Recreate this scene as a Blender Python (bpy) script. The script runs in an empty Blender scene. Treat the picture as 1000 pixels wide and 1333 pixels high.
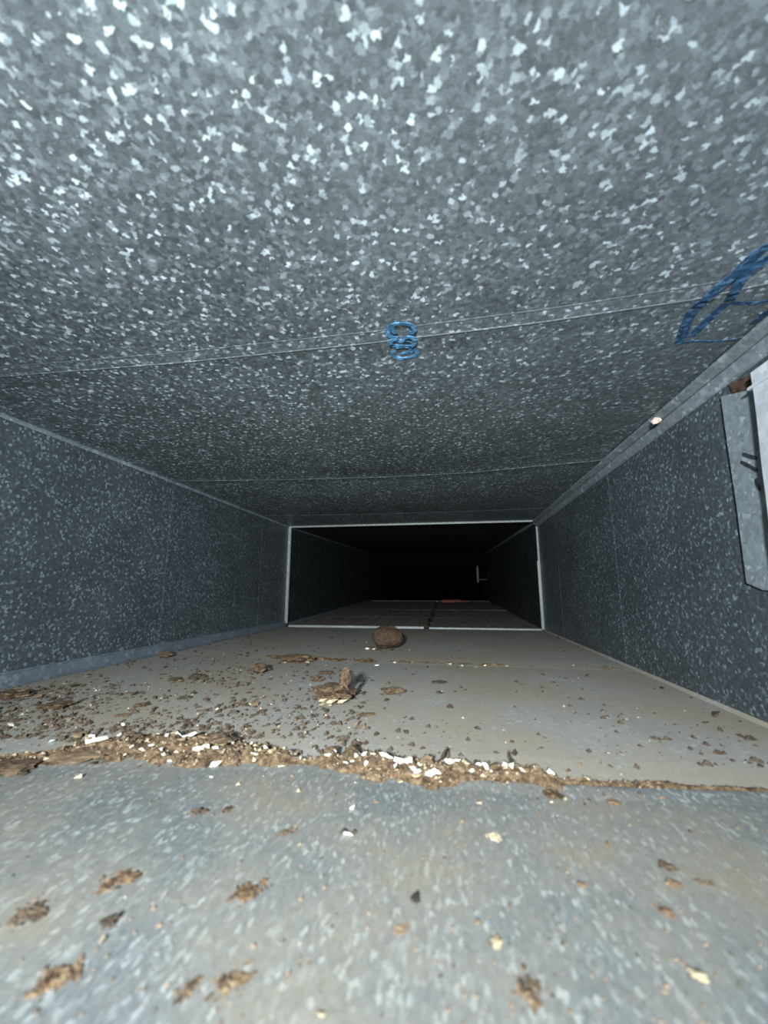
import bpy, bmesh, math, random
from mathutils import Vector, noise
import numpy as np
random.seed(7)
S = bpy.context.scene
COL = S.collection

# ---------------------------------------------------------------- camera, world, light, exposure
W, H, D = 0.978, 0.40, 1.607            # duct width, height, distance to the flanged joint (metres)
FPX, YAW, PITCH = 539.4, 0.15867, 0.18736
CAM = Vector((0.6538, 0.0, 0.1403))
Fw = Vector((-math.sin(YAW)*math.cos(PITCH), math.cos(YAW)*math.cos(PITCH), math.sin(PITCH)))
Rt = Vector((math.cos(YAW), math.sin(YAW), 0)); Up = Rt.cross(Fw)
cd = bpy.data.cameras.new('camera'); cam = bpy.data.objects.new('camera', cd); COL.objects.link(cam)
cam.location = CAM
from mathutils import Matrix
cam.rotation_euler = Matrix((Rt, Up, -Fw)).transposed().to_euler()
cd.sensor_fit = 'HORIZONTAL'; cd.sensor_width = 36; cd.lens = 36*FPX/1000
cd.clip_start = 0.01; cd.clip_end = 50
cd.dof.use_dof = True; cd.dof.focus_distance = 0.75; cd.dof.aperture_fstop = 8
S.camera = cam

wd = bpy.data.worlds.new('world'); S.world = wd; wd.use_nodes = True
wd.node_tree.nodes['Background'].inputs[0].default_value = (0, 0, 0, 1)
wd.node_tree.nodes['Background'].inputs[1].default_value = 0

def spot(name, loc, target, watts, ang, blend, rad, col):
    l = bpy.data.lights.new(name, 'SPOT'); l.energy = watts; l.spot_size = math.radians(ang); l.spot_blend = blend
    l.shadow_soft_size = rad; l.color = col
    o = bpy.data.objects.new(name, l); COL.objects.link(o); o.location = loc
    o.rotation_euler = (Vector(target)-Vector(loc)).to_track_quat('-Z', 'Y').to_euler()
    return o
spot('flash_stand_in', (0.60, -0.37, 0.25), (0.54, 1.2, 0.26), 126, 100, 1.0, 0.03, (0.92, 0.98, 1.0))  # stands in for the camera flash, set behind the camera for flatter falloff
S.view_settings.view_transform = 'Standard'; S.view_settings.look = 'None'
S.view_settings.exposure = 0.0; S.view_settings.gamma = 1; S.view_settings.use_curve_mapping = False

# ---------------------------------------------------------------- helpers
def ray(px, py): return Rt*((px-500)/FPX) + Up*((666.5-py)/FPX) + Fw
def on(px, py, ax, val):
    """the point of the plane axis=val that stands at this place of the photograph"""
    d = ray(px, py); return CAM + d*((val-CAM[ax])/d[ax])
def floor_at(px, py): return on(px, py, 2, 0.0)

def obj(name, bm, mat, parent=None, smooth=False, kind=None):
    me = bpy.data.meshes.new(name)
    if isinstance(bm, bmesh.types.BMesh):
        bmesh.ops.recalc_face_normals(bm, faces=bm.faces); bm.to_mesh(me); bm.free()
    else: me.from_pydata(*bm)
    if mat: me.materials.append(mat)
    if smooth:
        for p in me.polygons: p.use_smooth = True
    o = bpy.data.objects.new(name, me); COL.objects.link(o)
    if parent: o.parent = parent
    if kind: o['kind'] = kind
    return o
def root(name, kind=None):
    o = bpy.data.objects.new(name, None); COL.objects.link(o); o.empty_display_size = 0.02
    if kind: o['kind'] = kind
    return o
def tag(o, label, cat, group=None):
    o['label'] = label; o['category'] = cat
    if group: o['group'] = group
    return o
def box(bm, lo, hi):
    vs = [bm.verts.new((x, y, z)) for x in (lo[0], hi[0]) for y in (lo[1], hi[1]) for z in (lo[2], hi[2])]
    for f in ((0,1,3,2),(4,6,7,5),(0,4,5,1),(2,3,7,6),(0,2,6,4),(1,5,7,3)): bm.faces.new([vs[i] for i in f])
    return vs
def extrude_profile(prof, path):
    """prof: function(t)->list of points for each path parameter; closed tube of quads with caps"""
    bm = bmesh.new(); rings = [[bm.verts.new(p) for p in prof(t)] for t in path]
    n = len(rings[0])
    for a, b in zip(rings, rings[1:]):
        for i in range(n): bm.faces.new((a[i], a[(i+1) % n], b[(i+1) % n], b[i]))
    bm.faces.new(rings[0]); bm.faces.new(list(reversed(rings[-1])))
    return bm
def sheet(fn, us, vs, off):
    """a sheet of metal: front surface fn(u,v), back surface shifted by off, closed round the edge"""
    bm = bmesh.new(); off = Vector(off)
    A = [[bm.verts.new(fn(u, v)) for u in us] for v in vs]
    B = [[bm.verts.new(Vector(fn(u, v))+off) for u in us] for v in (vs[0], vs[-1])]
    n = len(us)
    for j in range(len(vs)-1):
        for i in range(n-1): bm.faces.new((A[j][i], A[j][i+1], A[j+1][i+1], A[j+1][i]))
    for i in range(n-1):
        bm.faces.new((B[0][i], B[1][i], B[1][i+1], B[0][i+1]))
        bm.faces.new((A[0][i], B[0][i], B[0][i+1], A[0][i+1])); bm.faces.new((A[-1][i+1], B[1][i+1], B[1][i], A[-1][i]))
    bm.faces.new([r[0] for r in A] + [B[1][0], B[0][0]]); bm.faces.new([r[-1] for r in A] + [B[1][-1], B[0][-1]])
    return bm
def lin(a, b, n): return [a+(b-a)*i/(n-1) for i in range(n)]
def interp(pts, x):
    return float(np.interp(x, [p[0] for p in pts], [p[1] for p in pts]))

# ---------------------------------------------------------------- materials
class NT:
    def __init__(s, name):
        s.m = bpy.data.materials.new(name); s.m.use_nodes = True; s.t = s.m.node_tree; s.b = s.t.nodes['Principled BSDF']
    def n(s, typ, **k):
        x = s.t.nodes.new(typ)
        for a, b in k.items():
            if a.startswith('i_'): x.inputs[a[2:].replace('_', ' ')].default_value = b
            else: setattr(x, a, b)
        return x
    def l(s, a, b): s.t.links.new(a, b)
    def ramp(s, src, stops, interp='LINEAR'):
        r = s.t.nodes.new('ShaderNodeValToRGB'); r.color_ramp.interpolation = interp
        e = r.color_ramp.elements
        while len(e) < len(stops): e.new(0.5)
        for x, (p, c) in zip(e, stops): x.position = p; x.color = (c[0], c[1], c[2], 1) if hasattr(c, '__len__') else (c, c, c, 1)
        s.l(src, r.inputs[0]); return r.outputs[0]
    def math(s, op, a, b=None):
        x = s.t.nodes.new('ShaderNodeMath'); x.operation = op
        for i, v in enumerate((a, b)):
            if v is None: continue
            if isinstance(v, (int, float)): x.inputs[i].default_value = v
            else: s.l(v, x.inputs[i])
        return x.outputs[0]
    def mix(s, fac, a, b, blend='MIX'):
        x = s.t.nodes.new('ShaderNodeMix'); x.data_type = 'RGBA'; x.blend_type = blend
        for i, v in ((0, fac), (6, a), (7, b)):
            if isinstance(v, (int, float)): x.inputs[i].default_value = v
            elif isinstance(v, tuple): x.inputs[i].default_value = (*v, 1)
            else: s.l(v, x.inputs[i])
        return x.outputs[2]

def galvanised(name, dark, mid, light, scale=130, metallic=0.45, rough=0.45, tilt=0.35, dust=None, flake=0.86, warp=0.006, stretch=(1, 1, 1)):
    """zinc spangle: every crystal has its own tone and its own tilt"""
    g = NT(name)
    geo = g.n('ShaderNodeNewGeometry')
    mp = g.n('ShaderNodeMapping'); mp.inputs['Scale'].default_value = stretch; g.l(geo.outputs['Position'], mp.inputs[0])
    ns = g.n('ShaderNodeTexNoise', i_Scale=scale*1.3, i_Detail=2.0); g.l(mp.outputs[0], ns.inputs['Vector'])
    sub = g.n('ShaderNodeVectorMath', operation='SUBTRACT'); g.l(ns.outputs['Color'], sub.inputs[0]); sub.inputs[1].default_value = (.5,)*3
    sc = g.n('ShaderNodeVectorMath', operation='SCALE'); g.l(sub.outputs[0], sc.inputs[0]); sc.inputs['Scale'].default_value = warp*1.6*130/scale
    ad = g.n('ShaderNodeVectorMath', operation='ADD'); g.l(mp.outputs[0], ad.inputs[0]); g.l(sc.outputs[0], ad.inputs[1])
    v1 = g.n('ShaderNodeTexVoronoi', i_Scale=scale); g.l(ad.outputs[0], v1.inputs['Vector']); v1.inputs['Randomness'].default_value = 1
    v2 = g.n('ShaderNodeTexVoronoi', i_Scale=scale*2.1); g.l(ad.outputs[0], v2.inputs['Vector'])
    s1 = g.n('ShaderNodeSeparateColor'); g.l(v1.outputs['Color'], s1.inputs[0])
    s2 = g.n('ShaderNodeSeparateColor'); g.l(v2.outputs['Color'], s2.inputs[0])
    blotch = g.n('ShaderNodeTexNoise', i_Scale=9.0, i_Detail=3.0); g.l(geo.outputs['Position'], blotch.inputs['Vector'])
    base = g.ramp(s2.outputs[1], [(0, dark), (0.55, mid), (1, tuple(m*1.25 for m in mid))])
    tone = g.ramp(s1.outputs[0], [(0.0, tuple(m*.8 for m in mid)), (0.6, mid), (flake, tuple(a*.5+b*.5 for a, b in zip(mid, light))), (flake+.05, light)])
    c = g.mix(0.55, base, tone)
    fl = g.ramp(s1.outputs[0], [(flake-.01, 0), (flake+.02, 1)])
    c = g.mix(g.math('MULTIPLY', fl, 0.75), c, light)
    c = g.mix(1.0, c, g.ramp(blotch.outputs[0], [(0.3, .84), (0.7, 1.12)]), 'MULTIPLY')
    rr = rough
    if dust:
        dcol, lo, hi, sc2 = dust
        dn = g.n('ShaderNodeTexNoise', i_Scale=sc2, i_Detail=6.0); dn.inputs['Roughness'].default_value = .65; g.l(geo.outputs['Position'], dn.inputs['Vector'])
        m = g.ramp(dn.outputs[0], [(lo, 0), (hi, 1)])
        c = g.mix(m, c, dcol)
    g.l(c, g.b.inputs['Base Color'])
    g.b.inputs['Metallic'].default_value = metallic
    g.l(g.ramp(s2.outputs[0], [(0, rough-.08), (1, rough+.12)]), g.b.inputs['Roughness'])
    # facet tilt
    t1 = g.n('ShaderNodeVectorMath', operation='SUBTRACT'); g.l(v1.outputs['Color'], t1.inputs[0]); t1.inputs[1].default_value = (.5,)*3
    t2 = g.n('ShaderNodeVectorMath', operation='SCALE'); g.l(t1.outputs[0], t2.inputs[0]); g.l(g.math('ADD', g.math('MULTIPLY', fl, tilt*.6), tilt*.35), t2.inputs['Scale'])
    t3 = g.n('ShaderNodeVectorMath', operation='ADD'); g.l(geo.outputs['Normal'], t3.inputs[0]); g.l(t2.outputs[0], t3.inputs[1])
    t4 = g.n('ShaderNodeVectorMath', operation='NORMALIZE'); g.l(t3.outputs[0], t4.inputs[0])
    fb = g.n('ShaderNodeTexNoise', i_Scale=900.0, i_Detail=2.0); g.l(geo.outputs['Position'], fb.inputs['Vector'])
    bp = g.n('ShaderNodeBump'); bp.inputs['Strength'].default_value = .25; bp.inputs['Distance'].default_value = .0006
    g.l(fb.outputs[0], bp.inputs['Height']); g.l(t4.outputs[0], bp.inputs['Normal']); g.l(bp.outputs[0], g.b.inputs['Normal'])
    return g.m

def rough_mat(name, cols, scale=60, rough=.9, bump=.001, detail=5.0, spec=.3):
    g = NT(name); geo = g.n('ShaderNodeNewGeometry')
    n = g.n('ShaderNodeTexNoise', i_Scale=float(scale), i_Detail=detail); g.l(geo.outputs['Position'], n.inputs['Vector'])
    k = len(cols)
    g.l(g.ramp(n.outputs[0], [(.3+.4*i/(k-1), c) for i, c in enumerate(cols)]), g.b.inputs['Base Color'])
    g.b.inputs['Roughness'].default_value = rough; g.b.inputs['Specular IOR Level'].default_value = spec
    bp = g.n('ShaderNodeBump'); bp.inputs['Distance'].default_value = bump; bp.inputs['Strength'].default_value = .8
    g.l(n.outputs[0], bp.inputs['Height']); g.l(bp.outputs[0], g.b.inputs['Normal'])
    return g.m

M = {}
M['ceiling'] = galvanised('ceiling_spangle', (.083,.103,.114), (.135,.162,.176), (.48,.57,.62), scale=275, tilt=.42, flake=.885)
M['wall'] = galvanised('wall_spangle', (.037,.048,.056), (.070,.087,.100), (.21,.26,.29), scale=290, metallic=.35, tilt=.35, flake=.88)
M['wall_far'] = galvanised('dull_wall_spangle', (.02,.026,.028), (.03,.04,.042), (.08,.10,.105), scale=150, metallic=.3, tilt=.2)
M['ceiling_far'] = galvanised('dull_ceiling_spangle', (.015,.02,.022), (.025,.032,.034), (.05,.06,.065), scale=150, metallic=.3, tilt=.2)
M['floor_near'] = galvanised('dusty_floor_near', (.088,.098,.10), (.145,.158,.16), (.27,.295,.295), scale=560, metallic=.08, rough=.65, tilt=.2, flake=.87, stretch=(1,.42,1),
                             dust=((.185,.17,.13), .40, .72, 9.0))
M['floor'] = galvanised('dusty_floor', (.215,.225,.225), (.265,.275,.275), (.38,.40,.39), scale=300, metallic=.03, rough=.75, tilt=.12, flake=.9,
                        dust=((.27,.243,.195), .30, .58, 5.0))
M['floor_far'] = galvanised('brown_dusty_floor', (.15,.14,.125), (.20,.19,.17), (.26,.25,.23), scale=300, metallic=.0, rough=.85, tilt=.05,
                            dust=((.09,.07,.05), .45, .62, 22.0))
M['trim'] = galvanised('trim_zinc', (.11,.135,.155), (.19,.225,.25), (.30,.34,.37), scale=150, metallic=.25, rough=.5, tilt=.2)
M['bead'] = galvanised('seam_bead_zinc', (.085,.10,.108), (.12,.14,.15), (.30,.35,.37), scale=205, metallic=.3, tilt=.2, flake=.9)
M['flange'] = galvanised('flange_zinc', (.21,.24,.24), (.25,.28,.28), (.3,.33,.33), scale=150, metallic=.1, rough=.5, tilt=.1)
M['base'] = galvanised('base_strip_zinc', (.10,.125,.155), (.135,.165,.20), (.19,.225,.26), scale=130, metallic=.25, rough=.5, tilt=.12)
M['cover'] = galvanised('cover_zinc', (.15,.185,.205), (.20,.245,.27), (.30,.36,.39), scale=170, metallic=.25, rough=.45, tilt=.2)
M['cover_box'] = galvanised('bright_cover_zinc', (.40,.44,.49), (.46,.50,.55), (.55,.6,.64), scale=90, metallic=.15, rough=.45, tilt=.1)
M['dark'] = rough_mat('black_grime', [(.006,.006,.006), (.02,.018,.016)], 40)
M['void'] = rough_mat('far_end_darkness', [(.004,.004,.004), (.008,.008,.008)], 10)  # near-black colour paints the unlit dark onto the duct past the lip
M['dirt'] = rough_mat('brown_dirt', [(.025,.016,.008), (.065,.041,.022), (.115,.077,.043), (.17,.128,.08)], 190, bump=.003)
M['clod'] = rough_mat('brown_clod', [(.04,.026,.015), (.085,.057,.034), (.13,.095,.06)], 260, bump=.003)
M['crumb'] = rough_mat('dark_crumb', [(.03,.022,.015), (.08,.058,.038)], 120)
M['white'] = rough_mat('white_flake', [(.62,.58,.48), (.85,.83,.76)], 90, rough=.7)
M['cream'] = rough_mat('cream_flake', [(.24,.19,.11), (.42,.36,.25)], 90, rough=.7)
M['brown_chip'] = rough_mat('tan_flake', [(.095,.063,.037), (.19,.135,.085)], 90, rough=.8)
M['twig'] = rough_mat('black_twig', [(.008,.007,.006), (.03,.025,.02)], 150)
M['pink'] = rough_mat('reddish_patch', [(.50,.17,.12), (.70,.30,.24)], 30)
M['silver'] = NT('shiny_foil').m; _b = M['silver'].node_tree.nodes['Principled BSDF']; _b.inputs['Metallic'].default_value = .6; _b.inputs['Base Color'].default_value = (.7,.85,.9,1); _b.inputs['Roughness'].default_value = .35
M['black_ink'] = rough_mat('black_marker_ink', [(.012,.013,.016), (.03,.034,.04)], 200, rough=.6, bump=.0001)
def ink(name, col):
    g = NT(name); geo = g.n('ShaderNodeNewGeometry')
    v = g.n('ShaderNodeTexVoronoi', i_Scale=220.0); g.l(geo.outputs['Position'], v.inputs['Vector'])
    s = g.n('ShaderNodeSeparateColor'); g.l(v.outputs['Color'], s.inputs[0])
    g.l(g.ramp(s.outputs[0], [(0, tuple(c*.55 for c in col)), (.6, col), (1, tuple(min(1, c*1.7+.03) for c in col))]), g.b.inputs['Base Color'])
    g.b.inputs['Roughness'].default_value = .8; g.b.inputs['Specular IOR Level'].default_value = .15
    return g.m
M['blue_ink'] = ink('blue_marker_ink', (.045,.14,.25))
M['blue_ink_dark'] = ink('dark_blue_marker_ink', (.02,.06,.12))

# ---------------------------------------------------------------- structure: ceiling
BACK = -1.5
CS = [ [(0.0, .395), (.11, .391), (.35, .397), (.574, .394), (.75, .386), (.88, .374), (W, .350)],
       [(0.0, .876), (.25, .905), (.50, .921), (.70, .915), (.85, .885), (W, .862)],
       [(0.0, 1.36), (.4, 1.385), (.7, 1.385), (W, 1.37)] ]
def seam_y(i, x):
    if i < 0: return BACK
    if i > 2: return D+.004
    return interp(CS[i], x)
BULGE = [.0, .004, .006, .002]
def ceil_z(x, y):
    for i in range(4):
        a, b = seam_y(i-1, x), seam_y(i, x)
        if y <= b or i == 3:
            v = max(0, min(1, (y-a)/(b-a)))
            z = H - BULGE[i]*math.sin(math.pi*v)*math.sin(math.pi*max(0, min(1, x/W)))**.5
            dd = b-y
            if i < 3 and dd < .020: z -= .0011*min(1, (.020-dd)/.020)      # lapped hem
            if i < 3 and dd < .0: z += .0
            return z
ceiling = root('ceiling', 'structure')
for i in range(4):
    vs = lin(0, 1, 22)
    def fn(u, v, i=i):
        a, b = seam_y(i-1, u*W), seam_y(i, u*W)
        y = a+(b-a)*v
        return (u*W, y, ceil_z(u*W, y - 1e-5))
    L = .49 if i else 1.9
    vs = sorted(set(lin(0, 1, 20)[:-1] + ([1-.0215/L, 1-.0195/L, 1-.0158/L, 1-.0045/L, 1-.0038/L, 1] if i < 3 else [1])))
    o = obj('sheet', sheet(fn, lin(0, 1, 30), vs, (0, 0, .006)), M['ceiling'], ceiling)

def bead(i, dy, h, w):
    def prof(x):
        y = seam_y(i, x)+dy
        z = ceil_z(x, y-.0015)
        return [(x, y-w, z+.0004), (x, y-w*.5, z-h*.8), (x, y, z-h), (x, y+w*.5, z-h*.7), (x, y+w, z+.0004)]
    return obj('seam_bead', extrude_profile(prof, lin(.002, W-.004, 90)), M['bead'], ceiling)
for i, dy, h, w in ((0, -.001, .0005, .0018), (0, -.019, .0003, .0016), (1, -.002, .0009, .003), (2, -.002, .0007, .003)): bead(i, dy, h, w)

# marker writing drawn on the ceiling sheets
def ribbon(name, pts, width, mat, parent, surf, nrm):
    """a pen stroke: pts are world points on a surface; laid as a thin film of ink"""
    P = [Vector(p) for p in pts]; Q = []
    for i in range(len(P)-1):                                   # Catmull-Rom
        p0, p1, p2, p3 = P[max(i-1, 0)], P[i], P[i+1], P[min(i+2, len(P)-1)]
        k = max(2, int((p2-p1).length/.004))
        for j in range(k):
            t = j/k
            Q.append(.5*((2*p1)+(p2-p0)*t+(2*p0-5*p1+4*p2-p3)*t*t+(3*p1-p0-3*p2+p3)*t**3))
    Q.append(P[-1]); n = Vector(nrm); bm = bmesh.new(); prev = None
    for i, q in enumerate(Q):
        t = (Q[min(i+1, len(Q)-1)]-Q[max(i-1, 0)]).normalized(); s = t.cross(n).normalized()
        w = width/2*(1+.22*noise.noise(q*120))*(.7 if i in (0, len(Q)-1) else 1)
        ring = []
        for e, k in ((-1, .00035), (1, .00035), (1, -.0002), (-1, -.0002)):
            c = q+s*w*e; c = surf(c)+n*k; ring.append(bm.verts.new(c))
        if prev:
            for a in range(4): bm.faces.new((prev[a], prev[(a+1) % 4], ring[(a+1) % 4], ring[a]))
        prev = ring
    return obj(name, bm, mat, parent)
on_ceil = lambda c: Vector((c.x, c.y, min(ceil_z(c.x, c.y), ceil_z(c.x, c.y-.004), ceil_z(c.x, c.y+.004))-(.0012 if -.032 < c.y-seam_y(0, c.x) < .014 else 0)))
def cst(pxs): return [on(x, y, 2, H) for x, y in pxs]
def group_strokes(name, strokes, width, mat, parent, surf, nrm, pj):
    bms = bmesh.new()
    for st in strokes:
        o = ribbon('tmp', pj(st), width, mat, None, surf, nrm); bms.from_mesh(o.data)
        me = o.data; bpy.data.objects.remove(o); bpy.data.meshes.remove(me)
    return obj(name, bms, mat, parent)
G1 = [[(518,437),(508,436),(505,430),(507,424),(515,420.5),(526,420),(536,422),(540,427),(537,431),(532,430)], [(511,423),(511,428),(516,432)]]
G2 = [[(524,439),(530,436.5),(537,437),(540,441),(539,447),(532,449.5),(524,448),(522,443),(526,440)],
      [(522,443),(516,439.5),(509,441),(509,446),(514,449),(521,447)], [(528,443),(535,444)]]
G3 = [[(513,454),(522,452),(534,452.5),(542,455),(543,460),(536,464),(524,466),(514,464),(511,459),(514,454)], [(520,461),(530,458),(538,455)]]
for g in (G1, G2, G3):
    group_strokes('blue_marker_numeral', g, .0042, M['blue_ink'], ceiling, on_ceil, (0, 0, -1), cst)
A1 = [[(884,447),(890,430),(898,411),(908,397),(922,384),(938,370),(955,357),(973,342),(988,328),(1004,318)]]
A2 = [[(900,437),(915,422),(932,406),(948,392),(957,375),(966,361),(980,349),(1003,333)]]
A3 = [[(948,393),(963,394),(985,394),(1004,390)]]
A4 = [[(888,445),(902,443),(935,443),(958,441)]]
A5 = [[(980,421),(990,412),(1004,402)]]
for g, w, m in ((A1, .0095, 'blue_ink_dark'), (A2, .0085, 'blue_ink_dark'), (A3, .004, 'blue_ink_dark'), (A4, .0022, 'blue_ink_dark'), (A5, .006, 'blue_ink_dark')):
    group_strokes('blue_marker_stroke', g, w, M[m], ceiling, on_ceil, (0, 0, -1), cst)

# ---------------------------------------------------------------- structure: floor
FS = [ [(0.0, .30), (.29, .325), (.40, .352), (.53, .362), (.66, .352), (.75, .352), (.87, .362), (W, .385)],
       [(0.0, .93), (.25, .875), (.45, .862), (.65, .855), (W, .852)] ]
def fseam(i, x):
    if i < 0: return BACK
    if i > 1: return D+.003
    return interp(FS[i], x)
floor = root('floor', 'structure')
def floor_z(x, y):
    for i in range(3):
        a, b = fseam(i-1, x), fseam(i, x)
        if y <= b or i == 2:
            v = max(0, min(1, (y-a)/(b-a)))
            z = .0
            dd = b-y
            if i < 2 and dd < .018: z += .0008*min(1, (.018-dd)/.014)
            if i > 0 and y-a < .05: z -= .0012*(1-(y-a)/.05)
            return z + (.0025*math.sin(math.pi*v)*math.sin(math.pi*x/W) if i else 0)
for i in range(3):
    def fn(u, v, i=i):
        a, b = fseam(i-1, u*W), fseam(i, u*W); y = a+(b-a)*v
        return (u*W, y, floor_z(u*W, y+(1e-5 if v < .5 else -1e-5)))
    L = .5 if i else 1.85
    vs = sorted(set(lin(0, 1, 20)[:-1] + ([1-.0185/L, 1-.004/L, 1] if i < 2 else [1]) + ([.02, .07, .1] if i else [])))
    obj('sheet', sheet(fn, lin(0, 1, 36), vs, (0, 0, -.006)), M['floor_near'] if i == 0 else M['floor'], floor)

# ---------------------------------------------------------------- structure: walls with raised vertical ribs
def wall(name, x, sgn, cuts, mat):
    r = root(name, 'structure'); ys = [BACK]+cuts+[D+.003]
    for k in range(len(ys)-1):
        a, b = ys[k], ys[k+1]
        def fn(u, v, a=a, b=b, k=k):
            y = a+(b-a)*v
            e = .004 if k == 1 else .0
            bow = sgn*e*math.sin(math.pi*v)*math.sin(math.pi*u)
            if b-y < .014 and k < len(ys)-2: bow += sgn*.0010*min(1, (.014-(b-y))/.004)
            return (x+bow, y, u*H)
        L = b-a
        vs = lin(0, 1, 12)[:-1] + [1-.014/L, 1-.0098/L, 1]
        obj('sheet', sheet(fn, lin(0, 1, 10), vs, (-sgn*.006, 0, 0)), mat, r)
    return r
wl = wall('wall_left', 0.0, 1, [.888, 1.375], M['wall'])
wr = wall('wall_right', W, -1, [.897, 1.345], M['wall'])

# ---------------------------------------------------------------- trims
base = obj('baseboard_left', extrude_profile(lambda t: [(0.0005, t, .0005), (.012+.002*math.sin(t*9), t, .0005), (.005, t, .004), (.0035, t, .0185), (.0045, t, .0205), (.0025, t, .0225), (.0005, t, .0225)],
      lin(BACK, D-.002, 40)), M['base'], kind='structure')
base_r = obj('baseboard_right', extrude_profile(lambda t: [(W-.0003, t, .0003), (W-.006, t, .0003), (W-.004, t, .002), (W-.0015, t, .004), (W-.0003, t, .004)], lin(BACK, D-.002, 40)), M['floor'], kind='structure')
trim1 = root('trim_1', 'structure')                      # folded corner strip, right wall to ceiling
def wob(t): return .0012*noise.noise(Vector((t*6, 0, 3)))
obj('ceiling_leg', extrude_profile(lambda t: [(W-.018+wob(t), t, H-.002), (W-.0175+wob(t), t, H-.0062), (W-.0085, t, H-.0105), (W-.0065, t, H-.0085), (W-.0065, t, H-.002)],
      lin(BACK, D-.002, 50)), M['trim'], trim1)
obj('wall_leg', extrude_profile(lambda t: [(W-.0062, t, H-.0085), (W-.0082, t, H-.0125), (W-.0045, t, H-.0245+wob(t)), (W-.002, t, H-.0262+wob(t)), (W-.0005, t, H-.0262+wob(t)), (W-.0005, t, H-.0085)],
      lin(BACK, D-.002, 50)), M['trim'], trim1)
trim2 = obj('trim_2', extrude_profile(lambda t: [(.0003, t, H-.0003), (.0003, t, H-.0068), (.0022, t, H-.0075), (.0042, t, H-.0040), (.0030, t, H-.0003)], lin(BACK, D-.002, 30)), M['trim'], kind='structure')

# flanged joint: four bars round the duct
joint = root('trim_3', 'structure')
t, e = .010, .007
b = bmesh.new(); box(b, (0, D-.004, H-.006), (W, D+.004, H+.004)); obj('flange_bar', b, M['flange'], joint)
b = bmesh.new(); box(b, (-.004, D-.004, .012), (.011, D+.004, H-.006)); obj('flange_bar', b, M['flange'], joint)
b = bmesh.new(); box(b, (W-.009, D-.004, .004), (W+.004, D+.004, H*.62)); obj('flange_bar', b, M['flange'], joint)
b = bmesh.new(); box(b, (W-.006, D-.004, H*.62), (W+.004, D+.004, H-.022)); obj('flange_bar', b, M['trim'], joint)
xg = on(556, 819, 1, D).x
b = bmesh.new(); box(b, (.016, D-.004, -.004), (xg-.012, D+.004, .0075)); obj('flange_bar', b, M['flange'], joint)
b = bmesh.new(); box(b, (xg+.008, D-.004, -.004), (W-.010, D+.004, .0055)); obj('flange_bar', b, M['flange'], joint)
b = bmesh.new(); box(b, (-.003, D-.008, 0), (.014, D+.003, .013)); box(b, (xg-.012, D-.003, -.002), (xg+.008, D+.004, .004)); obj('corner_gap', b, M['dark'], joint)

# ---------------------------------------------------------------- the next duct length, climbing slightly, then falling away
DV = Vector((-.0132, 1, .0275)); LEN = 1.93; DV2 = Vector((0.0, 1, -.16))
def far_pt(x, z, s):
    """shear along the second duct length"""
    sh = min(s, LEN); r = Vector((x, D+.004, z)) + DV*sh
    if s > LEN: r += DV2*(s-LEN)
    return r
def far_sheet(name, c0, c1, s0, s1, off, mat, parent, n=6):
    def fn(u, v):
        x = c0[0]+(c1[0]-c0[0])*u; z = c0[1]+(c1[1]-c0[1])*u
        return far_pt(x, z, s0+(s1-s0)*v)
    return obj(name, sheet(fn, lin(0, 1, n), lin(0, 1, 6), off), mat, parent)
far_cuts = [0, .45, .95, 1.45, LEN]
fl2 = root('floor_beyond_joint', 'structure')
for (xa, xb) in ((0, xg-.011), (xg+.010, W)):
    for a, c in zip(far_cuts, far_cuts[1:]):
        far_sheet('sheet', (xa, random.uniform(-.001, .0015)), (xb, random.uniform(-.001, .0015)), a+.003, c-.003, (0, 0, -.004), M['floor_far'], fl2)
far_sheet('sheet', (xg-.012, -.006), (xg+.011, -.006), 0, LEN-.02, (0, 0, -.003), M['dark'], fl2)
far_sheet('sheet', (0, -.0045), (W, -.0045), 0.0, LEN-.02, (0, 0, -.003), M['dark'], fl2)
b = bmesh.new(); q = far_pt(0, 0, LEN)
box(b, (q.x, q.y-.006, q.z-.01), (q.x+W, q.y, q.z+.004)); obj('end_lip', b, M['floor_far'], fl2)
cl2 = root('ceiling_beyond_joint', 'structure')
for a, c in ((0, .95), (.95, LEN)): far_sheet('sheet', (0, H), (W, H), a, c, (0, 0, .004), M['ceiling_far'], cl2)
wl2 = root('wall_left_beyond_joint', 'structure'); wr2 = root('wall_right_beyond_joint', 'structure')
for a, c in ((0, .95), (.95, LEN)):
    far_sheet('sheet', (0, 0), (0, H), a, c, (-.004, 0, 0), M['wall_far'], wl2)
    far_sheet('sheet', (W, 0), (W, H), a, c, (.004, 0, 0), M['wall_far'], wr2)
for n_, x0, x1, z0, z1 in (('trim_4', 0.001, .006, 0.001, .014), ('trim_5', W-.008, W-.001, H-.012, H-.001), ('trim_6', .001, .004, H-.006, H-.001)):
    obj(n_, extrude_profile(lambda s: [far_pt(x0, z0, s), far_pt(x1, z0, s), far_pt(x1, z1, s), far_pt(x0, z1, s)], [.01, LEN]), M['base'] if n_ != 'trim_5' else M['trim'], kind='structure')
# third length, falling away into the dark
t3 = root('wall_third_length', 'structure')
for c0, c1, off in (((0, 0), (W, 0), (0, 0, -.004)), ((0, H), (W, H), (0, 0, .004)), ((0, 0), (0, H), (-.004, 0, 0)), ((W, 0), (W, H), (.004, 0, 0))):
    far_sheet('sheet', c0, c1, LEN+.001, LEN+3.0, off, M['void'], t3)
q = far_pt(0, 0, LEN+3.0); b = bmesh.new(); box(b, (q.x, q.y, q.z), (q.x+W, q.y+.004, q.z+H)); obj('end_plate', b, M['void'], t3)

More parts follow.
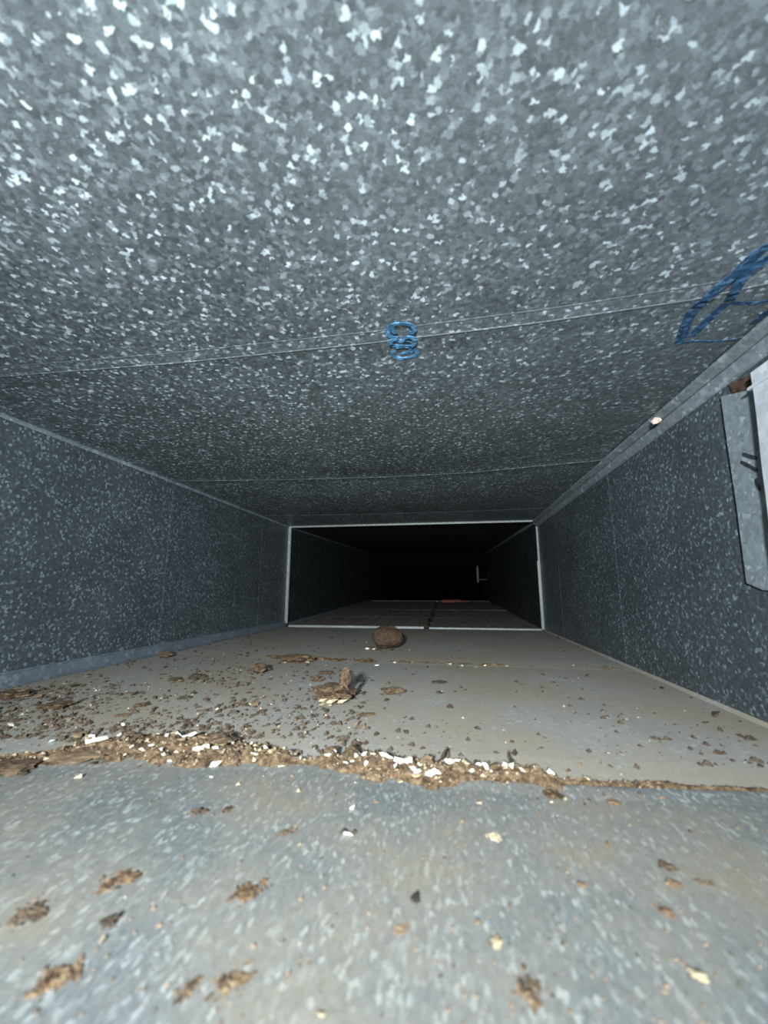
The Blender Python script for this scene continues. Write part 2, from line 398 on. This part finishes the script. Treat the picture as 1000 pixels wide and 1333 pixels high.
# thin strap added in place of a seam glint past the far lip
ys_ = D+LEN+.10; e_ = far_pt(W, 0, LEN+.10)
a, c = on(621.5, 737, 1, ys_), on(621.5, 758, 1, ys_)
b = bmesh.new(); box(b, (a.x-.007, ys_-.002, c.z), (a.x+.007, ys_+.002, a.z)); box(b, (a.x, ys_+.002, c.z+.02), (e_.x+.001, ys_+.006, c.z+.024))
M['dull'] = galvanised('glint_strap_zinc', (.05,.05,.05), (.07,.07,.07), (.1,.1,.1), metallic=.0)
tag(obj('glint_strap', b, M['dull']), 'thin upright strap added for a seam glint past the dark far lip', 'strap')

# ---------------------------------------------------------------- cover plate on the right wall
def wy(px, py): p = on(px, py, 0, W); return p.y, p.z
cov = root('metal_cover'); cov.location = (0, 0, 0)
tag(cov, 'pale zinc cover plate with a raised box on the right wall', 'cover plate')
pl = [wy(944,516), wy(978,508), (.36, .355), (.36, .135), wy(1000,768), wy(978,759), wy(965,660), wy(953,580)]
b = bmesh.new()
f = [b.verts.new((W-.0045, y, z)) for i, (y, z) in enumerate(pl)]
k = [b.verts.new((W-.0005, y, z)) for y, z in pl]
b.faces.new(f); b.faces.new(k[::-1])
for i in range(len(f)): b.faces.new((f[i], f[(i+1) % 8], k[(i+1) % 8], k[i]))
obj('flange_plate', b, M['cover'], cov)
# raised box standing off the plate
LIFT = .013
def wy2(px, py, l=LIFT): p = on(px, py, 0, W-l); return p.y, p.z
bl = [(976,489), (979,507), (984,545), (990,605), (996,650), (1001,695), (1012,775)]
b = bmesh.new(); rows = []
for px, py in bl:
    y, z = wy2(px, py); 
    rows.append([b.verts.new(p) for p in ((W-.003, y+.002, z), (W-.008, y+.001, z), (W-LIFT, y-.001, z), (W-LIFT-.003, y-.006, z), (W-LIFT-.003, .30, z), (W-.003, .30, z))])
for r0, r1 in zip(rows, rows[1:]):
    for i in range(5): b.faces.new((r0[i], r0[i+1], r1[i+1], r1[i]))
    b.faces.new((r0[5], r0[0], r1[0], r1[5]))
b.faces.new(rows[0]); b.faces.new(rows[-1][::-1])
bx_ = obj('raised_box', b, M['cover_box'], cov)
y, z = wy2(979, 507); b = bmesh.new()
box(b, (W-LIFT-.0045, .30, z-.0015), (W-.006, y, z+.0015)); obj('fold', b, M['cover_box'], bx_)
for g in ([[(967,591),(976,594),(986,597)], [(964.5,601),(976,607),(986.5,613)], [(984,623),(986,631),(990,638)]]):
    group_strokes('black_marker_stroke', [g], .0042, M['black_ink'], cov, lambda c: Vector((W-.0047, c.y, c.z)), (-1, 0, 0), lambda st: [on(x, y, 0, W-.0047) for x, y in st])
# flat patch: the torn opening's darkness painted in, with brown packing and grime
hp = [wy(952,500), wy(965,493), wy(983,487), wy(1002,482), wy(1002,505), wy(975,509), wy(956,511)]
b = bmesh.new(); f = [b.verts.new((W-.0022, y, z)) for y, z in hp]; k = [b.verts.new((W-.0003, y, z)) for y, z in hp]
b.faces.new(f)
for i in range(len(f)): b.faces.new((f[i], f[(i+1) % 7], k[(i+1) % 7], k[i]))
M['gap_shade'] = rough_mat('shaded_brown_gap', [(.012,.008,.006), (.05,.03,.02), (.09,.06,.045)], 90)
obj('grimy_shaded_gap', b, M['gap_shade'], wr)
def pebble(size, flat=.6, subdiv=2, rough=.35, freq=1.6, seed=0, stretch=1.0):
    bm = bmesh.new(); bmesh.ops.create_icosphere(bm, subdivisions=subdiv, radius=1)
    for v in bm.verts:
        n = noise.noise(v.co*freq+Vector((seed*7.3, seed*3.1, 0))); n2 = noise.noise(v.co*freq*3+Vector((0, seed*5.7, 9)))
        v.co *= 1+rough*n*1.6+rough*.8*n2
        v.co.x *= stretch; v.co.z *= flat; v.co *= size
    lo = min(v.co.z for v in bm.verts)
    for v in bm.verts: v.co.z -= lo+size*flat*.12
    return bm

# ---------------------------------------------------------------- dirt ridge against the near floor seam
RIDGE = [(-60,1004,18,26),(0,1000,18,26),(45,990,15,26),(90,980,20,20),(150,978,22,16),(220,978,22,18),(290,985,22,17),(340,987,14,12),(385,992,5,6),(405,994,3,4),(430,992,12,10),
         (480,996,15,17),(520,1002,16,20),(560,1008,18,22),(600,1008,12,12),(640,1009,12,13),(690,1011,10,9),(715,1018,8,18),(740,1018,5,5),(790,1020,4,5),(860,1022,3,5),(1000,1029,3,4)]
RW = []
for px, py, up, dn in RIDGE:
    c = floor_at(px, py); RW.append((c.x, floor_at(px, py).y, floor_at(px, py-up).y-c.y, c.y-floor_at(px, py+dn).y))
RW.sort()
def ridge_h(x, y):
    cy = interp([(r[0], r[1]) for r in RW], x); up = interp([(r[0], r[2]) for r in RW], x); dn = interp([(r[0], r[3]) for r in RW], x)
    t = (y-cy)/(up if y > cy else dn)
    n = noise.noise(Vector((x*38, y*38, 1)))*.8+noise.noise(Vector((x*110, y*110, 5)))*.55
    h = (1-abs(t)**1.5)+n*.75-.12
    w = min(1, (up+dn)/.03)
    return max(0, min(1.3, h))*.0078*w + (.0016*abs(noise.noise(Vector((x*420, y*420, 2)))) if h > 0 else 0)
bm = bmesh.new(); NX, NY = 420, 110; x0, x1, y0, y1 = .20, W-.004, .315, .43
grid = {}
hh = [[ridge_h(x0+(x1-x0)*i/NX, y0+(y1-y0)*j/NY) for j in range(NY+1)] for i in range(NX+1)]
def gv(i, j):
    if (i, j) not in grid:
        x, y = x0+(x1-x0)*i/NX, y0+(y1-y0)*j/NY
        grid[i, j] = bm.verts.new((x, y, floor_z(x, y)-.0004+hh[i][j]))
    return grid[i, j]
for i in range(NX):
    for j in range(NY):
        if max(hh[i][j], hh[i+1][j], hh[i][j+1], hh[i+1][j+1]) > 0:
            bm.faces.new((gv(i, j), gv(i+1, j), gv(i+1, j+1), gv(i, j+1)))
ridge = obj('dirt_ridge', bm, M['dirt'], kind='stuff', smooth=False)
tag(ridge, 'ridge of brown dirt and grit along the nearest cross seam of the floor', 'dirt')
# thinner line of dirt along the second seam
bm = bmesh.new(); grid = {}; NX, NY = 260, 26; x0, x1, y0, y1 = .26, .96, .835, .90
def h2(x, y):
    cy = fseam(1, x)+.002; w = .006 if x < .8 else .003
    if x < .5: w = .016
    t = abs(y-cy)/w
    return max(0, 1-t**1.4+1.1*noise.noise(Vector((x*30, y*60, 11)))+.5*noise.noise(Vector((x*110, y*110, 4)))-.15)*(.0045 if x < .75 else .0022)
hh = [[h2(x0+(x1-x0)*i/NX, y0+(y1-y0)*j/NY) for j in range(NY+1)] for i in range(NX+1)]
for i in range(NX):
    for j in range(NY):
        if max(hh[i][j], hh[i+1][j], hh[i][j+1], hh[i+1][j+1]) > 0:
            bm.faces.new((gv(i, j), gv(i+1, j), gv(i+1, j+1), gv(i, j+1)))
tag(obj('dirt_line', bm, M['dirt'], kind='stuff'), 'thin broken line of dirt along the second cross seam of the floor', 'dirt')

# ---------------------------------------------------------------- scattered fine crumbs (uncountable)
def crumbs(name, label, sets, parent=None):
    vs, fs, mi = [], [], []
    for m_i, (n, sampler, smin, smax, mat) in enumerate(sets):
      for _ in range(n):
        mi += [m_i]*4
        x, y, z = sampler(); s = smin+(smax-smin)*random.random()**2.2
        a = random.uniform(0, 6.3); st = random.uniform(.8, 2.0); k = len(vs)
        for j in range(4):
            an = a+j*math.pi/2+random.uniform(-.4, .4); r = s*(st if j % 2 == 0 else 1)*random.uniform(.7, 1.2)*.5
            vs.append((x+math.cos(an)*r, y+math.sin(an)*r, z-.0003))
        vs.append((x, y, z+s*.45*random.uniform(.5, 1.2)))
        for j in range(4): fs.append((k+j, k+(j+1) % 4, k+4))
    o = obj(name, (vs, [], fs), None, parent, kind='stuff')
    for st in sets: o.data.materials.append(st[4])
    for p, m_ in zip(o.data.polygons, mi): p.material_index = m_
    return o if parent else tag(o, label, 'debris')
def dens_left():
    while True:
        py = random.uniform(820, 1000); px = random.uniform(-60, 1000)
        p = floor_at(px, py)
        if not (.01 < p.x < W-.01 and .37 < p.y < 1.58): continue
        w = 1 if px < 330 else (.5 if px < 480 else .09)
        if random.random() < w*(.35+.65*(noise.noise(Vector((p.x*7, p.y*5, 2))) > -.05)): return p.x, p.y, floor_z(p.x, p.y)
def dens_near():
    while True:
        px, py = random.uniform(-100, 1100), random.uniform(1000, 1400)
        p = floor_at(px, py)
        if .02 < p.x < W-.02 and p.y < .345: return p.x, p.y, floor_z(p.x, p.y)
def dens_seam():
    while True:
        x = random.uniform(.2, .80); y = .36+random.gauss(0, .03)
        if ridge_h(x, y) > 0.0005 or random.random() < .06: return x, y, floor_z(x, y)+ridge_h(x, y)
def dens_far():
    x = random.uniform(.02, W-.02); s = random.uniform(.02, 1.85)
    if random.random() < .45: s = random.choice((.45, .95, .02, .04))+random.gauss(0, .025); x = random.random()**1.5*(W-.05)+.02
    if random.random() < .15: x = xg+random.gauss(0, .012)
    s = max(.01, min(1.9, s)); p = far_pt(x, .001, s); return p
crumbs('floor_crumbs', 'fine dark and pale crumbs scattered over the floor sheets beyond the dirt ridge', [(2900, dens_left, .002, .0088, M['crumb']), (200, dens_left, .002, .005, M['cream'])])
crumbs('floor_grit', 'fine tan and pale grit scattered over the nearest floor sheet', [(700, dens_near, .0006, .0026, M['brown_chip']), (130, dens_near, .0005, .0014, M['cream']), (300, dens_near, .0006, .0022, M['crumb'])])
crumbs('crumbs', '', [(1300, dens_seam, .001, .004, M['brown_chip']), (900, dens_seam, .001, .0045, M['crumb']), (260, dens_seam, .001, .004, M['cream'])], ridge)
crumbs('far_crumbs', 'dark crumbs strewn over the brown floor beyond the joint frame', [(1100, dens_far, .004, .015, M['crumb'])])

# ---------------------------------------------------------------- white chips in the ridge: one by one
def shard(seed, mat):
    random.seed(seed); bm = bmesh.new()
    for _ in range(11):
        bm.verts.new((random.uniform(-1, 1), random.uniform(-.8, .8), random.uniform(-.35, .35)))
    r = bmesh.ops.convex_hull(bm, input=bm.verts)
    bmesh.ops.delete(bm, geom=[g for g in r['geom_interior'] if isinstance(g, bmesh.types.BMVert)], context='VERTS')
    me = bpy.data.meshes.new('chip'); bmesh.ops.recalc_face_normals(bm, faces=bm.faces); bm.to_mesh(me); bm.free(); me.materials.append(mat); return me
WS = [shard(i, M['white']) for i in range(5)]; CSH = [shard(i+20, M['cream']) for i in range(4)]; BS = [shard(i+40, M['brown_chip']) for i in range(4)]; DSH = [shard(i+60, M['crumb']) for i in range(4)]
random.seed(5)
def chip(name, pools, p, size, label, cat, group=None, dz=0):
    o = bpy.data.objects.new(name, random.choice(pools)); COL.objects.link(o)
    o.location = (p[0], p[1], floor_z(p[0], p[1])+ridge_h(p[0], p[1])+size*.16+dz)
    o.scale = (size*.5*random.uniform(.9, 1.3), size*.5*random.uniform(.7, 1), size*.5*random.uniform(.9, 1.4))
    o.rotation_euler = (random.uniform(-.35, .35), random.uniform(-.35, .35), random.uniform(0, 6.28))
    return tag(o, label, cat, group)
def pxm(px, py):                                           # metres per photograph pixel at this spot of the floor
    p = floor_at(px, py); return (p-CAM).dot(Fw)/FPX
right_w = [(428,995,9),(436,990,6),(450,1002,8),(459,1001,7),(463,996,6),(472,991,8),(477,1003,7),(497,1001,8),(505,1000,9),(524,1001,14),(530,1006,13),(537,1011,12),(544,1013,10),(562,1018,12),(571,1018,9),
           (580,996,11),(588,998,14),(593,1000,11),(614,1012,7),(627,1006,9),(632,1008,8),(660,1009,9),(666,1011,8),(716,1015,9),(487,994,6),(514,1006,6),(548,1007,6),(600,1002,6),(641,1012,5),(680,1014,6)]
for x, y, s in right_w:
    chip('white_chip', WS, floor_at(x, y), s*pxm(x, y)*1.45, 'white chip in the right half of the dirt ridge on the nearest floor seam', 'chip', 'white chips in the right half of the dirt ridge')
left_w = [(112,962,8),(120,961,9),(155,959,8),(161,946,7),(218,967,8),(225,964,9),(232,965,10),(240,968,8),(248,970,11),(236,976,7),(255,984,9),(262,986,9),(270,983,9),(208,986,8),(214,990,7),(222,993,8),
          (196,975,7),(184,981,7),(172,980,7),(163,985,6),(280,985,7),(303,974,6),(326,976,6),(331,989,8),(345,985,6),(367,976,8),(366,999,7),(390,991,5),(276,1012,5),(102,1013,9),(14,947,10),(150,967,6),(205,964,6)]
for x, y, s in left_w:
    chip('white_chip', WS+CSH[:1], floor_at(x, y), s*pxm(x, y)*1.3, 'white chip in the left half of the dirt ridge on the nearest floor seam', 'chip', 'white chips in the left half of the dirt ridge')
chip('white_flake', WS, floor_at(281,997), 15*pxm(281,997), 'bright white crumbly flake at the lower edge of the ridge, left of its narrow middle', 'flake')
chip('white_flake', WS, floor_at(125,982), 22*pxm(125,982), 'large pale flake on the brown leaf at the left of the dirt ridge', 'flake', dz=.004)
chip('foil_bit', [shard(91, M['silver'])], floor_at(67,967), 10*pxm(67,967), 'tiny shiny silver bit just above the left end of the dirt ridge', 'foil')
for x, y, s in ((574,864,5),(585,866,6),(601,868,6),(619,870,5),(632,867,4),(535,866,4),(660,868,4),(515,864,5),(490,867,4),(386,861,5),(372,864,5),(400,863,5),(425,868,4)):
    chip('pale_chip', WS+CSH, floor_at(x, y), s*pxm(x, y)*1.3, 'small pale chip lying in the dirt on the second floor seam', 'chip', 'pale chips on the second seam')
random.seed(11)
for k in range(40):
    while True:
        x, y, z = dens_seam()
        if .3 < x < .78: break
    chip('tan_chip', CSH+BS, (x, y, z), random.uniform(.004, .008), 'tan or cream chip bedded in the dirt ridge on the nearest floor seam', 'chip', 'tan chips in the dirt ridge')
for k in range(90):
    x, y, z = dens_left()
    if x > .62: continue
    chip('brown_crumb', DSH+BS[:1], (x, y, z), random.uniform(.006, .013), 'brown crumb lying loose on the left half of the floor beyond the ridge', 'crumb', 'brown crumbs on the left half of the floor')
for x, y, s in ((863,897,9),(932,933,12),(920,942,7),(979,964,8),(790,872,9),(765,880,6),(727,831,6),(751,843,6),(787,920,6),(766,932,5),(710,962,5),(805,935,4),(885,955,4),(740,920,4),(700,1040,4),(851,877,5)):
    chip('dark_crumb', DSH, floor_at(x, y), s*pxm(x, y)*1.2, 'small dark crumb on the right half of the floor beyond the ridge', 'crumb', 'dark crumbs on the right half of the floor')

# ---------------------------------------------------------------- larger clumps, each its own thing
def patch(size, seed, stretch):
    """a thin ragged spill of dirt, highest in the middle"""
    bm = bmesh.new(); N = 34; g = {}
    def hgt(i, j):
        x, y = (i/N-.5)*2.2, (j/N-.5)*2.2; q = Vector((x*2.2+seed, y*2.2, seed*.3))
        return 1-math.hypot(x, y)*1.25+noise.noise(q)*1.1+noise.noise(q*3.1)*.75-.12
    H_ = [[hgt(i, j) for j in range(N+1)] for i in range(N+1)]
    def v(i, j):
        if (i, j) not in g: g[i, j] = bm.verts.new(((i/N-.5)*2.2*size*stretch, (j/N-.5)*2.2*size, max(-.0002, min(1, H_[i][j])*size*.16)))
        return g[i, j]
    for i in range(N):
        for j in range(N):
            if max(H_[i][j], H_[i+1][j], H_[i][j+1], H_[i+1][j+1]) > .05 and (i+1 < N and j+1 < N and i and j):
                bm.faces.new((v(i, j), v(i+1, j), v(i+1, j+1), v(i, j+1)))
    return bm
def clump(px, py, wpx, label, mat='clod', flat=.5, stretch=1.0, rot=0, name='dirt_clump', seed=None, bits=5, cat='clump', rough=.38, bitmat=None):
    seed = px*.37+py if seed is None else seed
    s = wpx*pxm(px, py)*.5; p = floor_at(px, py)
    r = root(name); r.location = (p.x, p.y, floor_z(p.x, p.y)+ridge_h(p.x, p.y)*.6); tag(r, label, cat)
    smear = py > 1040 and flat < .3
    bd = obj('body', patch(s*1.25, seed, stretch) if smear else pebble(s, flat, 3, rough, 1.5, seed, stretch), M[mat], r); bd.rotation_euler[2] = rot
    rr = random.Random(int(seed*10))
    if smear: s *= .62
    for k in range(bits):
        a = rr.uniform(0, 6.28); q = s*rr.uniform(.8, 1.15) if py < 1050 else s*rr.uniform(.5, 1.7)
        c = bpy.data.objects.new('crumb', rr.choice(bitmat or DSH)); COL.objects.link(c); c.parent = r
        c.location = (math.cos(a+rot)*q*stretch, math.sin(a+rot)*q, s*.05)
        z = s*rr.uniform(.16, .34); c.scale = (z*1.3, z, z); c.rotation_euler = (0, rr.uniform(-.4, .4), a)
    return r
def stick(px, py, hpx, wpx, lean, label, name='twig', mat='twig'):
    """an upright splinter standing in the dirt"""
    p = floor_at(px, py); k = pxm(px, py); h = hpx*k; w = wpx*k*.5
    r = bmesh.new(); rings = []
    for j in range(6):
        t = j/5; c = Vector((lean*h*t+.08*h*math.sin(t*5), 0, h*t)); ww = w*(1-.5*t)*(1+.25*math.sin(j*2.3))
        rings.append([r.verts.new(c+Vector((math.cos(a)*ww, math.sin(a)*ww*.7, 0))) for a in (0, 1.2, 2.5, 3.8, 5.1)])
    for a, c in zip(rings, rings[1:]):
        for i in range(5): r.faces.new((a[i], a[(i+1) % 5], c[(i+1) % 5], c[i]))
    r.faces.new(rings[0][::-1]); r.faces.new(rings[-1])
    o = obj(name, r, M[mat]); o.location = (p.x, p.y, floor_z(p.x, p.y)+ridge_h(p.x, p.y)*.5)
    return tag(o, label, 'twig')
M['mud'] = rough_mat('dark_mud', [(.03,.018,.01), (.06,.037,.022), (.09,.06,.038)], 260, bump=.003)
c = clump(505, 845, 40, 'round brown clod like a mud ball in front of the joint frame', 'mud', flat=.74, rough=.12, seed=4, bits=4)
for dx, s in ((-.045, .016), (-.030, .012), (.055, .007)):
    o = chip('pale_chip', CSH[:2]+WS[:1], (c.location.x+dx, c.location.y-.035+abs(dx-.0)*.2, 0), s, 'pale chip at the foot of the round brown clod', 'chip', 'pale chips beside the round clod')
n = clump(437, 914, 50, 'jagged brown clump with an upright spike in the middle of the floor', 'dirt', flat=.32, rough=.5, bits=9, bitmat=BS+DSH+CSH[:1], cat='clump')
s = .05
sp = bmesh.new(); rings = []
for j in range(7):
    t = j/6; ww = .0095*(1-.55*t)*(1+.35*math.sin(j*1.9))
    rings.append([sp.verts.new((.006+.006*t+math.cos(a)*ww, .004+math.sin(a)*ww*.6, .004+.036*t)) for a in (0, 1, 2.1, 3.1, 4.2, 5.2)])
for a, c2 in zip(rings, rings[1:]):
    for i in range(6): sp.faces.new((a[i], a[(i+1) % 6], c2[(i+1) % 6], c2[i]))
sp.faces.new(rings[0][::-1]); sp.faces.new(rings[-1]); obj('spike', sp, M['dirt'], n)
sp = bmesh.new(); rings = []
for j in range(7):
    t = j/6; ww = .0035*(1-.3*t)
    rings.append([sp.verts.new((.0185+.004*math.sin(t*3)+math.cos(a)*ww, .002+math.sin(a)*ww, .01+.026*t)) for a in (0, 1.5, 3.1, 4.6)])
for a, c2 in zip(rings, rings[1:]):
    for i in range(4): sp.faces.new((a[i], a[(i+1) % 4], c2[(i+1) % 4], c2[i]))
sp.faces.new(rings[0][::-1]); sp.faces.new(rings[-1]); obj('black_upright', sp, M['twig'], n)  # narrow black upright beside the spike
for dx, dy, z in ((-.012, -.018, .007), (.0, -.021, .009), (.013, -.019, .008)):
    o = bpy.data.objects.new('pale_bit', CSH[1]); COL.objects.link(o); o.parent = n; o.location = (dx, dy, .004); o.scale = (z, z*.8, z)
CL = [  # px, py, width px, label, material, flat, stretch, rot
 (412,888,16,'small olive brown clump left of the spiked clump','clod',.4,1,0),
 (424,879,14,'thin brown shred behind the spiked clump','clod',.25,1.5,0),
 (511,906,20,'small greenish brown clump with a pale base right of the spiked clump','clod',.4,1.3,0),
 (573,891,13,'flat grey green crumb on the bare centre of the second sheet','crumb',.2,1.4,.2),
 (572,905,8,'tiny olive crumb just in front of the grey green crumb','crumb',.3,1,0),
 (586,924,8,'tiny dark pellet on the bare middle of the second sheet','crumb',.5,1,0),
 (75,922,34,'flat brown patch of crust on the left of the second sheet','dirt',.16,1.1,.2),
 (18,908,34,'brown clump against the base strip at the left edge','dirt',.25,1.2,0),
 (183,921,16,'small brown crust right of the flat brown patch','dirt',.2,1,0),
 (158,934,12,'small tan fleck in front of the small brown crust','brown_chip',.2,1.5,0),
 (255,885,17,'grey brown lump on the left of the floor, right of a thin pair of crumbs','crumb',.3,1.1,0),
 (228,887,14,'dark flat crumb left of the grey brown lump','crumb',.25,1.3,0),
 (337,877,24,'jagged brown clump on the left near the second seam','clod',.4,1,0),
 (386,862,30,'low brown heap on the left part of the second seam','dirt',.3,1.5,0),
 (216,856,16,'brown clump at the foot of the rib on the left wall','clod',.5,1,0),
 (240,912,12,'brown crumb halfway between the left wall and the spiked clump','crumb',.3,1.3,.4),
 (170,962,15,'dark brown lump on the back edge of the left dirt ridge','clod',.4,1,0),
 (14,1004,50,'large smooth brown lump at the left end of the dirt ridge','clod',.17,1.1,.2),
 (102,990,46,'tan leaf like crust lying in the left end of the dirt ridge','brown_chip',.15,1.5,.5),
 (286,972,34,'dark brown heap on the back of the ridge, left of its narrow middle','clod',.35,1.2,0),
 (432,986,16,'blocky brown clod at the left start of the right dirt ridge','clod',.6,1,0),
 (458,988,20,'dark brown clod on the back of the right dirt ridge','clod',.5,1.1,0),
 (556,1004,15,'reddish brown clod in the middle of the right dirt ridge','brown_chip',.7,1,0),
 (597,1009,18,'tan clod right of the middle of the right dirt ridge','brown_chip',.45,1,0),
 (720,1035,20,'brown spill hanging from the right end of the ridge','dirt',.2,1.2,1.8),
 (800,1047,11,'small rusty fleck right of the brown spill on the near sheet','brown_chip',.3,1.6,0),
 (40,1188,36,'dark brown smear of dirt at the left edge of the near sheet','crumb',.18,1.2,.7),
 (153,1146,30,'long brown streak of dirt on the left of the near sheet','dirt',.16,1.8,1.0),
 (325,1158,28,'crooked brown streak of dirt left of the centre of the near sheet','dirt',.16,1.7,1.1),
 (374,1083,15,'short brown streak above the crooked streak of dirt','clod',.25,1.6,.8),
 (258,1059,12,'small dark crumb left of the short brown streak','crumb',.3,1.6,.3),
 (294,1056,9,'narrow brown crumb standing alone right of the small dark crumb','clod',.3,1.5,1.0),
 (141,1204,15,'dark pellet above a cream seed on the left of the near sheet','crumb',.4,1.1,.8),
 (75,1272,46,'broad brown and tan dirt patch in the bottom left corner','dirt',.14,1.2,.9),
 (245,1287,22,'narrow brown dirt clump near the bottom edge, left one of a pair','clod',.22,1.7,1.2),
 (302,1278,30,'broader brown dirt clump near the bottom edge, right one of a pair','dirt',.16,1.8,1.1),
 (541,1174,9,'small black pebble alone on the centre of the near sheet','twig',.7,1,0),
 (645,1090,14,'pale tan crust on the right of the centre of the near sheet','cream',.12,1.4,-.6),
 (869,1131,13,'upper brown clump of three on the right of the near sheet','clod',.3,1.3,-.9),
 (879,1153,12,'middle tan clump of three on the right of the near sheet','brown_chip',.3,1.3,-.4),
 (866,1186,18,'lower brown clump of three on the right of the near sheet','dirt',.18,1.6,-1.0),
 (917,1149,13,'thin brown shred right of the three clumps','clod',.2,1.6,0),
 (757,1154,8,'tiny brown and white grain near the centre right of the near sheet','brown_chip',.4,1.3,0),
 (647,1229,13,'cream and brown husk near the bottom centre','cream',.3,1.5,1.5),
 (522,1209,16,'tan dirt fleck left of the cream and brown husk','brown_chip',.16,1.4,.4),
 (690,1292,34,'long brown stain of dirt at the bottom edge right of the centre','dirt',.07,1.8,1.4),
 (909,1272,13,'cream seed with a dark husk in the bottom right','cream',.35,1.6,-.6),
 (478,933,14,'faint tan crust in front of the small greenish clump','brown_chip',.1,1.6,.5),
]
for px, py, w, lab, mt, fl_, st_, ro in CL:
    clump(px, py, w, lab, mt, fl_, st_, ro, bits=(3 if w < 16 else 7) if py < 1050 else 14, bitmat=DSH+BS, rough=.38 if py < 1050 or mt == 'cream' else .62, name={'cream': 'husk', 'twig': 'pebble'}.get(mt, 'dirt_clump'), cat={'cream': 'husk', 'twig': 'pebble'}.get(mt, 'clump'))
for x, y, s, l in ((134,1228,15,'cream seed below the dark pellet on the left of the near sheet'), (140,1247,11,'cream fleck below the long cream seed on the left of the near sheet'),
                   (418,1322,12,'cream fleck at the bottom edge left of the centre'), (390,1100,7,'small cream speck right of the short brown streak')):
    chip('cream_seed', CSH, floor_at(x, y), s*pxm(x, y), l, 'seed')
chip('white_flake', WS, floor_at(458,1053), 12*pxm(458,1053), 'single white triangular flake on the near sheet below the ridge', 'flake')
chip('white_flake', WS, floor_at(455,1087), 13*pxm(455,1087), 'white flake with black splinters on the near sheet', 'flake')
for dx in (-8, 6): chip('splinter', DSH, floor_at(455+dx, 1085), 11*pxm(455, 1085), 'black splinter beside the white flake on the near sheet', 'splinter', 'black splinters beside the flake')
stick(567, 998, 20, 7, .8, 'leaning black splinter in the middle of the right dirt ridge')
stick(663, 1006, 22, 7, .1, 'upright dark splinter near the right end of the dirt ridge')
stick(582, 986, 12, 7, .0, 'short brown stub standing behind the right dirt ridge', mat='clod')

# pink and white scrap caught on the corner strip, flat reddish patch at the far end
p = on(846, 544, 2, H-.007)
o = obj('paper_scrap', pebble(.0062, .8, 2, .4, 1.8, 3), rough_mat('pinkish_scrap', [(.50,.33,.28), (.75,.62,.56)], 200)); o.location = (W-.017, p.y, H-.0175)
tag(o, 'tiny pinkish scrap stuck to the folded corner strip at the ceiling', 'scrap')
def far_floor(px, py):
    d = ray(px, py); t = ((D+.004)*DV.z - CAM.z)/(d.z - d.y*DV.z) if False else (0+CAM.z - DV.z*(CAM.y-(D+.004)))/(DV.z*d.y-d.z); return CAM+d*t
a, c = far_floor(573, 785), far_floor(607, 785)
bm = pebble(1, 1, 3, .25, 1.5, 4)
for v in bm.verts: v.co.x *= abs(c.x-a.x)*.5; v.co.y *= .11; v.co.z *= .012
o = obj('reddish_patch', bm, M['pink']); o.location = ((a.x+c.x)/2, a.y, a.z+.002)
tag(o, 'flat reddish patch on the floor at the dark far end', 'scrap')
